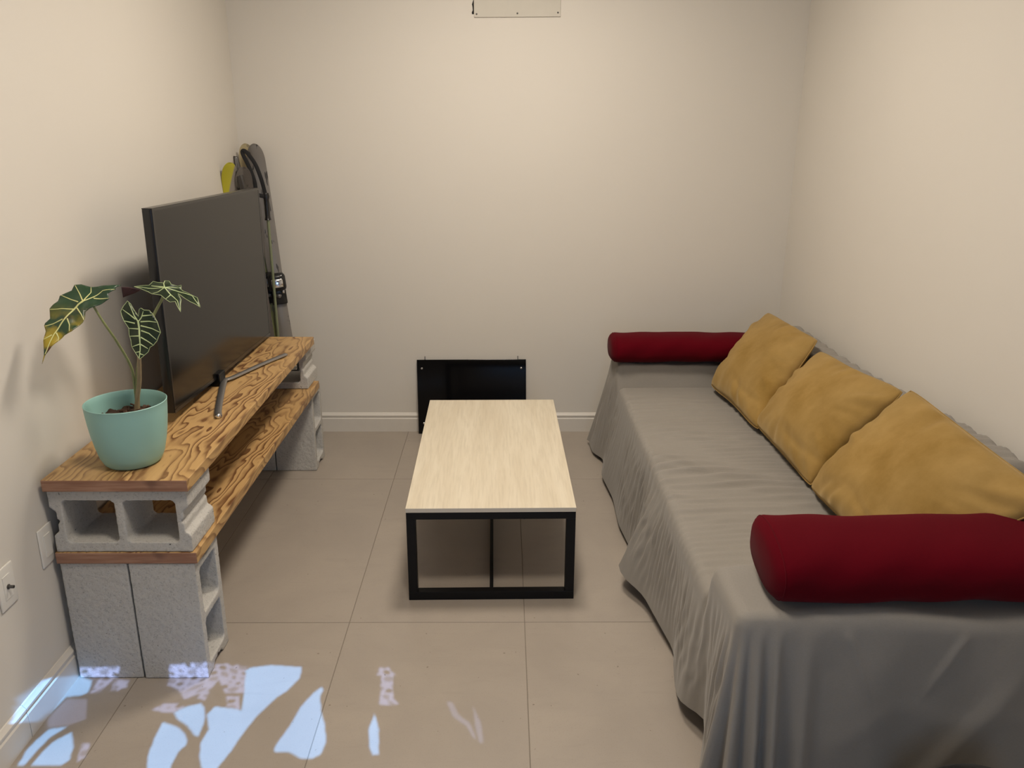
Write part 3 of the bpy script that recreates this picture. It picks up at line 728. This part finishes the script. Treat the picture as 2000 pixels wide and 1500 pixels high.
At, Bt = np.meshgrid(A_t, B_t, indexing='ij'); Ad, Bd = np.meshgrid(A_d, B_d, indexing='ij')
nearside = Bd < (Y1-Y0)/2
bd_edge = np.where(nearside, Bd, (Y1-Y0)-Bd)                     # distance from the closer end
bt = np.abs(Bt)
GA = np.where(At > 0, 1+At, np.clip(1-Ad/RC, 0, 1)); GB = np.where(bt > 0, 1+bt, np.clip(1-bd_edge/RC, 0, 1))
corner = (GA > 0) & (GB > 0)
mxg = np.maximum(GA, GB)
phi = np.where(corner, np.where(GA >= GB, (GB/np.maximum(GA, 1e-6))*math.pi/4, math.pi/2-(GA/np.maximum(GB, 1e-6))*math.pi/4), np.where(GA > 0, 0.0, math.pi/2))
X = X0+Ad; Y = Y0+Bd
rad = np.minimum(mxg, 1)*RC
sgn = np.where(nearside, -1.0, 1.0)
cx = X0+RC; cy = np.where(nearside, Y0+RC, Y1-RC)
X = np.where(corner, cx-np.cos(phi)*rad, X); Y = np.where(corner, cy+sgn*np.sin(phi)*rad, Y)
Z = height(X, Y)
dedge = np.where(corner, RC-rad, np.minimum(np.where(GA > 0, X-X0, 9), 9))
dxe = X-X0; dye = np.minimum(Y-Y0, Y1-Y)
dd = np.where(corner, np.minimum(RC-rad, 9), np.minimum(dxe, dye))
dd = np.minimum(np.minimum(dd, np.maximum(dxe, 0)), np.maximum(dye, 0)); dd = np.where(corner, RC-rad, dd)
Z = Z-edge_drop(dd)
T = np.maximum(At, bt)
# outward displacement of the skirt
front = np.cos(phi)**2
ynear = Y
o_front = smooth1(hem_out, ynear)
sN = X                                                             # along the near face
fold_n = (.060*np.exp(-((sN-.597)/.014)**2)+.065*np.exp(-((sN-.640)/.013)**2)+.035*np.exp(-((sN-.715)/.022)**2)+.012*np.exp(-((sN-.90)/.05)**2)
          + .010*np.sin(sN*9+1)+.016+.02*np.exp(-((sN-1.22)/.06)**2))
fold_f = .02+.02*np.sin(sN*18)**2
c_near = .060+.040*np.cos((phi-.25)*7.0)
c_far = .105+.025*np.sin(phi*9)
o_side = np.where(nearside, fold_n, fold_f); o_corner = np.where(nearside, c_near, c_far)
cw = np.sin(2*phi)**.8
off = np.where(corner, (front*o_front+(1-front)*o_side)*(1-cw)+o_corner*cw, np.where(GA > 0, o_front, o_side))
off = off*np.where(nearside & (GA <= 0), T**.75, T**1.15)
off = off+np.where(nearside & (GB > 0) & (GA <= 0), .006*np.exp(-((X-(.80+.20*T))/.012)**2)*sst(0, .05, T)*sst(.48, .2, T)+.007*np.exp(-((X-(1.09-.22*T))/.011)**2)*sst(0, .04, T)*sst(.42, .15, T)+.010*np.exp(-((X-(1.30-.30*T))/.035)**2)*sst(.1, .5, T), 0)
# fine vertical creases on the front drop
fv = sst(.02, .25, T)*sst(1.0, .6, T)
ph = Y*2*np.pi/.055+1.8*w1(Y*2.3)+1.2*w2(T*2+Y)
off = off+np.where((GA > 0) & ~corner, fv*(.0095*ridge(ph*.5, 2.0)*(.5+.5*w3(Y*3))+.006*np.sin(Y*2*np.pi/.031+2*w2(Y*3+T))*(.5+.5*w1(Y*2+1))), 0)
off = off+np.where((GB > 0) & (GA <= 0), fv*(.0025*np.sin(X*23+T*2)+.0012*np.sin(X*37+T*4)+.0016*ridge(T*9+.8*w1(X*3), 6)*sst(.25, .4, T)*sst(.95, .7, T)), 0)
hem = np.where(GA > 0, np.interp(Y, HY, HZ), .012)
hem = np.where(corner, .012*(1-front)+np.interp(Y, HY, HZ)*front, hem)
hem = np.where((~nearside) & (GB > 0), .03, hem)
zb = Z.copy()
Z = zb*(1-T)+hem*T+.006*np.sin(T*3.1)*0
X = X-np.where(GA > 0, np.where(corner, np.cos(phi), 1.0), 0)*off
Y = Y+sgn*np.where(GB > 0, np.where(corner, np.sin(phi), 1.0), 0)*off
# back edge slips down behind the backrest
X = np.where((X > X1-.02) & (T == 0), X, X)
tail = sst(X1-.045, X1, X); Z = Z-np.where(GA > 0, 0, tail*.05)
P = np.stack([X, Y, Z], -1)
P[..., 2] = np.maximum(P[..., 2], .006)
me = grid_mesh('sofa_sheet', P)
sheet = link('sofa_sheet', me, M['cover'], None, True)
me.update()
if sum(p.normal.z for p in me.polygons) < 0: me.flip_normals()
tag(sheet, 'rumpled grey cotton sheet draped over the whole sofa', 'sheet')

# bolsters on the arms
def bolster(label, xa, xb, yc, zc, a, b, tilt, seed):
    n, m = 90, 48
    t = np.linspace(0, 1, n); r = np.random.default_rng(seed); p0 = r.uniform(0, 6, 6)
    prof = np.minimum(1, np.minimum(t*(xb-xa), (1-t)*(xb-xa))/.045); prof = np.sqrt(np.maximum(0, 1-(1-prof)**2))*.9+.1*prof; prof = .22+.78*prof; prof[0] = .0; prof[-1] = .0
    th = np.linspace(0, 2*np.pi, m+1)
    Tm, Th = np.meshgrid(t, th, indexing='ij'); Pm = prof[:, None]
    rad = 1+.022*np.sin(Tm*9+p0[0]+np.sin(Th)*2)+.015*np.sin(Tm*23+Th*2+p0[1])+.010*np.sin(Th*5+Tm*31+p0[2])
    cs, sn = np.cos(Th), np.sin(Th); e = .82
    yy = a*np.sign(cs)*np.abs(cs)**e*Pm*rad; zz = b*np.sign(sn)*np.abs(sn)**e*Pm*rad
    zz = np.where(zz < 0, zz*.92, zz)
    ct, st = math.cos(tilt), math.sin(tilt)
    x = xa+(xb-xa)*Tm+np.where(Tm < .5, 1, -1)*.014*(1-Pm)
    P = np.stack([x-(xa+xb)/2, yy*ct-zz*st, yy*st+zz*ct+.012*np.sin(Tm*3.1)*0], -1)
    me = grid_mesh('bolster', P); bm = bmesh.new(); bm.from_mesh(me); bmesh.ops.remove_doubles(bm, verts=bm.verts[:], dist=1e-5)
    root = empty('bolster_cushion', ((xa+xb)/2, yc, zc)); tag(root, label, 'bolster', 'crimson bolsters on the sofa arms')
    bm_obj('cushion_cover', bm, M['red'], root, True)
    i = int(n*.055); tube('end_seam', [Vector(P[i, j]) for j in range(m+1)], .0016, M['red'], root, 6)
    return root
bolster('crimson bolster lying on the near sofa arm', .612, 1.425, 1.815, .622, .128, .078, .16, 3)
bolster('crimson bolster lying on the far sofa arm beside the back wall', .500, 1.27, 3.945, .583, .115, .070, -.02, 8)

# mustard cushions
def cushion(label, bl, br, tr, tl, tf, tb_, seed):
    """corners in order: bottom far, bottom near, top near, top far"""
    n = 56
    bl, br, tr, tl = (np.array(v, float) for v in (bl, br, tr, tl))
    ctr = (bl+br+tr+tl)/4
    uu = np.linspace(-1, 1, n); U, V = np.meshgrid(uu, uu, indexing='ij')
    nrm = np.cross(br-bl, tl-bl); nrm /= np.linalg.norm(nrm)
    if nrm[0] > 0: nrm = -nrm
    r = np.random.default_rng(seed); ph = r.uniform(0, 6.28, 12)
    # edges bow in between pointed corners
    u2 = U*(1-.055*(1-V**2)*np.abs(U)**2); v2 = V*(1-.055*(1-U**2)*np.abs(V)**2)
    u2 = u2+.006*np.sin(V*4+ph[0])*(np.abs(U)); v2 = v2+.006*np.sin(U*4+ph[1])*np.abs(V)
    rc_ = 1-.055*np.abs(U*V)**5; u2 = u2*rc_; v2 = v2*rc_
    a = ((1-u2)*(1-v2))[..., None]*bl+((1+u2)*(1-v2))[..., None]*br+((1+u2)*(1+v2))[..., None]*tr+((1-u2)*(1+v2))[..., None]*tl
    a = a/4-ctr
    f = ((1-U**2)*(1-V**2)); prof = np.maximum(f, 0)**.46
    edge = np.maximum(np.abs(U), np.abs(V))
    ang = np.arctan2(V, U)
    wr = (.006*np.sin(ang*11+ph[2]+2*np.sin(3*U+ph[3]))+.004*np.sin(ang*23+ph[4]))*sst(.5, .85, edge)*sst(1.0, .92, edge)*(.25+.75*np.sin(ang*2.5+ph[8])**2)
    wr = wr+.004*np.sin(U*5+V*3+ph[5])*prof+.003*np.sin(V*13-U*5+ph[6])*sst(-.2, .9, -V)*prof
    # a deeper fold low down where the filling slumps
    wr = wr-.012*np.exp(-((V+.60+.10*np.sin(U*3+ph[7]))/.07)**2)*sst(-.3, .6, U)*prof
    slump = 1+.18*(-V)
    front = a+nrm*(tf*prof*slump+wr)[..., None]
    back = a-nrm*(tb_*prof+wr*.2)[..., None]
    root = empty('scatter_cushion', tuple(ctr)); tag(root, label, 'cushion', 'mustard cushions leaning on the sofa back')
    bm = bmesh.new()
    for Pq, fl in ((front, False), (back, True)):
        me = grid_mesh('t', Pq, fl); bm.from_mesh(me); bpy.data.meshes.remove(me)
    bmesh.ops.remove_doubles(bm, verts=bm.verts[:], dist=1e-5)
    bm_obj('cushion_cover', bm, M['velvet'], root, True)
    ring = [a[i, 0] for i in range(n)]+[a[-1, j] for j in range(1, n)]+[a[i, -1] for i in range(n-2, -1, -1)]+[a[0, j] for j in range(n-2, -1, -1)]
    tube('seam_piping', [Vector(p) for p in ring], .0022, M['velvet'], root, 6)
    return root
cushion('mustard cushion farthest from the camera, beside the far crimson bolster', (.965, 3.74, .452), (1.02, 3.13, .447), (1.31, 3.34, .78), (1.315, 4.06, .742), .095, .055, 2)
cushion('mustard cushion in the middle of the three', (1.025, 3.20, .450), (1.04, 2.59, .447), (1.32, 2.585, .80), (1.32, 3.36, .732), .095, .055, 5)
cushion('mustard cushion nearest the camera, behind the near crimson bolster', (1.035, 2.60, .452), (1.04, 1.985, .460), (1.345, 1.80, .775), (1.315, 2.56, .828), .095, .055, 9)

# ------------------------------------------------------------------ skis and poles in the far left corner
M['ski_grey'] = m_ski('ski_top_grey', (.20, .185, .17), (.17, .155, .14), .02)
M['ski_green'] = m_ski('ski_top_green', (.30, .29, .085), (.19, .21, .12), .006)
def m_ski_tip(name, tipc, body, z0):
    t = NT(name); tc = t.node('ShaderNodeTexCoord'); sx = t.node('ShaderNodeSeparateXYZ'); t.l(tc.outputs['Object'], sx.inputs[0])
    f = t.math('ADD', sx.outputs[2], t.math('MULTIPLY', sx.outputs[0], 3.2))
    c = t.mix(t.ramp(t.math('MULTIPLY_ADD', f, 6.0, .5-z0*6), [(.44, 0.), (.56, 1.)]), body, tipc)
    n = t.noise(t.coord((1, 1, .3)), 40, 2); c = t.mix(t.ramp(n, [(.62, 0.), (.68, .5)]), c, (.12, .11, .1))
    return t.set(c, .3, 0, .5)
M['ski_yellow'] = m_ski_tip('ski_top_yellow', (.46, .42, .04), (.25, .225, .20), 1.36)
M['ski_dark'] = m_ski('ski_top_dark', (.085, .075, .07), (.16, .145, .13), .01)
M['ski_base'] = plain('ski_base', (.035, .033, .03), .4, vary=.2)
M['ski_tan'] = m_ski_tip('ski_top_tan', (.50, .42, .25), (.30, .31, .13), 1.36)
def ski(label, tail, tip, face, m, w=(.048, .034, .052), bindings=True, seed=0):
    tail, tip = Vector(tail), Vector(tip)
    zx = (tip-tail); L = zx.length; zx.normalize(); f = Vector(face); f = (f-zx*f.dot(zx)).normalized(); sx = zx.cross(f).normalized() * -1
    R = Matrix((sx, f, zx)).transposed()
    if R.determinant() < 0: R = Matrix((-sx, f, zx)).transposed()
    root = empty('ski'); root.matrix_world = Matrix.Translation(tail) @ R.to_4x4(); tag(root, label, 'ski', 'skis in the corner')
    bm = bmesh.new(); rows = []
    for s in [i/60*.945 for i in range(60)]+[.945+.055*math.sin(i/20*math.pi/2) for i in range(21)]:
        z = s*L
        k = w[0]+(w[1]-w[0])*sst(0, .45, s) if s < .45 else w[1]+(w[2]-w[1])*sst(.45, .90, s)
        k = float(k)
        if s > .945: k *= math.sqrt(max(.0004, 1-((s-.945)/.055)**2.2))
        if s < .02: k *= .75+.25*s/.02
        bend = .055*max(0, (s-.88)/.12)**2
        th = .0065-.003*abs(s-.5)
        rows.append([bm.verts.new((x, y+bend, z)) for x, y in ((-k, -th), (k, -th), (k, th*.5), (k*.8, th), (-k*.8, th), (-k, th*.5))])
    for a, b in zip(rows, rows[1:]):
        for k in range(6): bm.faces.new((a[k], a[(k+1) % 6], b[(k+1) % 6], b[k]))
    bm.faces.new(rows[0][::-1]); bm.faces.new(rows[-1])
    bmesh.ops.recalc_face_normals(bm, faces=bm.faces[:])
    for fc in bm.faces:
        if fc.normal.y < -.3: fc.material_index = 1
    me = bpy.data.meshes.new('ski_body'); bm.to_mesh(me); bm.free(); me.materials.append(m); me.materials.append(M['ski_base'])
    o = bpy.data.objects.new('ski_body', me); C.objects.link(o); o.parent = root; sharp(me, 40)
    if bindings:
        for nm, z, h in (('toe_binding', .548*L, 1), ('heel_binding', .27*L, 0)):
            bm = add_box(bmesh.new(), -.038, .038, .006, .026, z-.10, z+.06, .006, 2)
            add_box(bm, -.044, .044, .018, .078, z-.03, z+.062, .020, 3)
            b = bm_obj(nm, bm, M['tvblack'], root, auto=40)
            bm = add_box(bmesh.new(), -.030, .030, .066, .086, z-.012, z+.034, .008, 2); add_box(bm, -.03, -.018, .022, .045, z-.045, z-.02, .004, 2); add_box(bm, .018, .03, .022, .045, z-.045, z-.02, .004, 2)
            bm_obj('binding_trim', bm, M['chrome'], b, auto=40)
            bm = add_lathe(bmesh.new(), [(0, .016), (.012, .014), (.014, 0)], 18); c = bm_obj('dial', bm, M['steel'], b, True); c.location = (0, .02, z-.055); c.rotation_euler = (math.radians(-90), 0, 0)
    return root
ski('grey ski with rounded grey tip, rightmost of the four in the corner', (-1.075, 4.165, .004), (-1.238, 4.285, 1.525), (.30, -1, .1), M['ski_grey'], (.040, .033, .043))
ski('green ski with tan rounded tip, just left of the grey ski', (-1.130, 4.185, .004), (-1.283, 4.312, 1.525), (.20, -1, .1), M['ski_tan'], (.040, .033, .042))
ski('leftmost ski with bright yellow rounded tip against the left wall', (-1.20, 4.085, .004), (-1.306, 4.055, 1.452), (.62, -1, .1), M['ski_yellow'], (.038, .032, .040), False)
ski('dark grey ski between the yellow-tipped ski and the tan-tipped ski', (-1.150, 4.085, .004), (-1.250, 4.085, 1.430), (.55, -1, .1), M['ski_dark'], (.038, .032, .040), False)

M['pole'] = plain('pole_shaft', (.21, .235, .14), .35, .3, vary=.15)
def ski_pole(label, foot_, top, strap, m_strap, shaftm):
    foot_, top = Vector(foot_), Vector(top); d = (top-foot_).normalized()
    root = empty('ski_pole', tuple(foot_)); tag(root, label, 'ski pole', 'ski poles in the corner')
    q = lambda p: Vector(p)-foot_
    tube('shaft', [q(foot_+d*.05), q(top-d*.12)], [.0055, .0075], shaftm, root, 12)
    tube('tip', [q(foot_), q(foot_+d*.05)], [.002, .005], M['steel'], root, 10)
    bm = add_lathe(bmesh.new(), [(.006, .01), (.045, 0), (.045, .003), (.007, .014)], 24); b = bm_obj('basket', bm, M['tvblack'], root, auto=40)
    b.rotation_euler = d.to_track_quat('Z', 'Y').to_euler(); b.location = q(foot_+d*.06)
    tube('grip', [q(top-d*(.13-.13*k/8)) for k in range(9)], [.0165, .0125, .0125, .013, .0122, .0132, .013, .017, .0135], M['tvblack'], root, 14)
    tube('strap', catmull([q(p) for p in strap], 6), .0095, m_strap, root, 8, .25, (.4, -1, .2))
    return root
M['strap_pattern'] = m_ski('patterned_webbing', (.03, .025, .02), (.20, .16, .05), .0, dark=(.30, .05, .07))
ski_pole('ski pole with long black wrist strap in front of the grey ski', (-1.140, 4.09, .003), (-1.167, 4.175, 1.300),
         [(-1.167, 4.165, 1.295), (-1.180, 4.16, 1.37), (-1.205, 4.165, 1.44), (-1.245, 4.17, 1.495), (-1.262, 4.17, 1.490), (-1.235, 4.16, 1.43), (-1.212, 4.155, 1.36), (-1.205, 4.155, 1.30), (-1.172, 4.160, 1.285)], M['blackcloth'], M['pole'])
ski_pole('ski pole with patterned strap half hidden behind the television', (-1.17, 4.04, .003), (-1.225, 4.045, 1.245),
         [(-1.222, 4.035, 1.24), (-1.228, 4.04, 1.33), (-1.250, 4.05, 1.43), (-1.262, 4.055, 1.475), (-1.256, 4.045, 1.42), (-1.240, 4.04, 1.33), (-1.232, 4.035, 1.235)], M['strap_pattern'], M['ski_grey'])

# ------------------------------------------------------------------ black bag whose top just enters the picture at the bottom right
bm = bmesh.new(); n_, m_ = 24, 36; rings = []
for i in range(n_+1):
    t = i/n_; zz = .285*t; k = (1-max(0, (t-.55)/.45)**2.6)**.5 if t < 1 else .02
    k *= .86+.14*min(1, t/.2)
    rings.append([bm.verts.new((.13*k*math.copysign(abs(math.cos(q))**.8, math.cos(q)), .085*k*math.copysign(abs(math.sin(q))**.8, math.sin(q))+.004*math.sin(3*q+9*t), zz)) for q in (2*math.pi*j/m_ for j in range(m_))])
for a_, b_ in zip(rings, rings[1:]):
    for j in range(m_): bm.faces.new((a_[j], a_[(j+1) % m_], b_[(j+1) % m_], b_[j]))
bm.faces.new(rings[0][::-1]); bm.faces.new(rings[-1])
bag = empty('bag', (1.035, 1.47, 0), .1); tag(bag, 'black rounded bag top at the bottom edge in front of the sofa', 'bag')
bm_obj('bag_body', bm, M['blackcloth'], bag, True)
tube('carry_loop', catmull([(-.04, 0, .272), (-.035, 0, .288), (0, 0, .294), (.035, 0, .288), (.04, 0, .272)], 6), .005, M['blackcloth'], bag, 8)
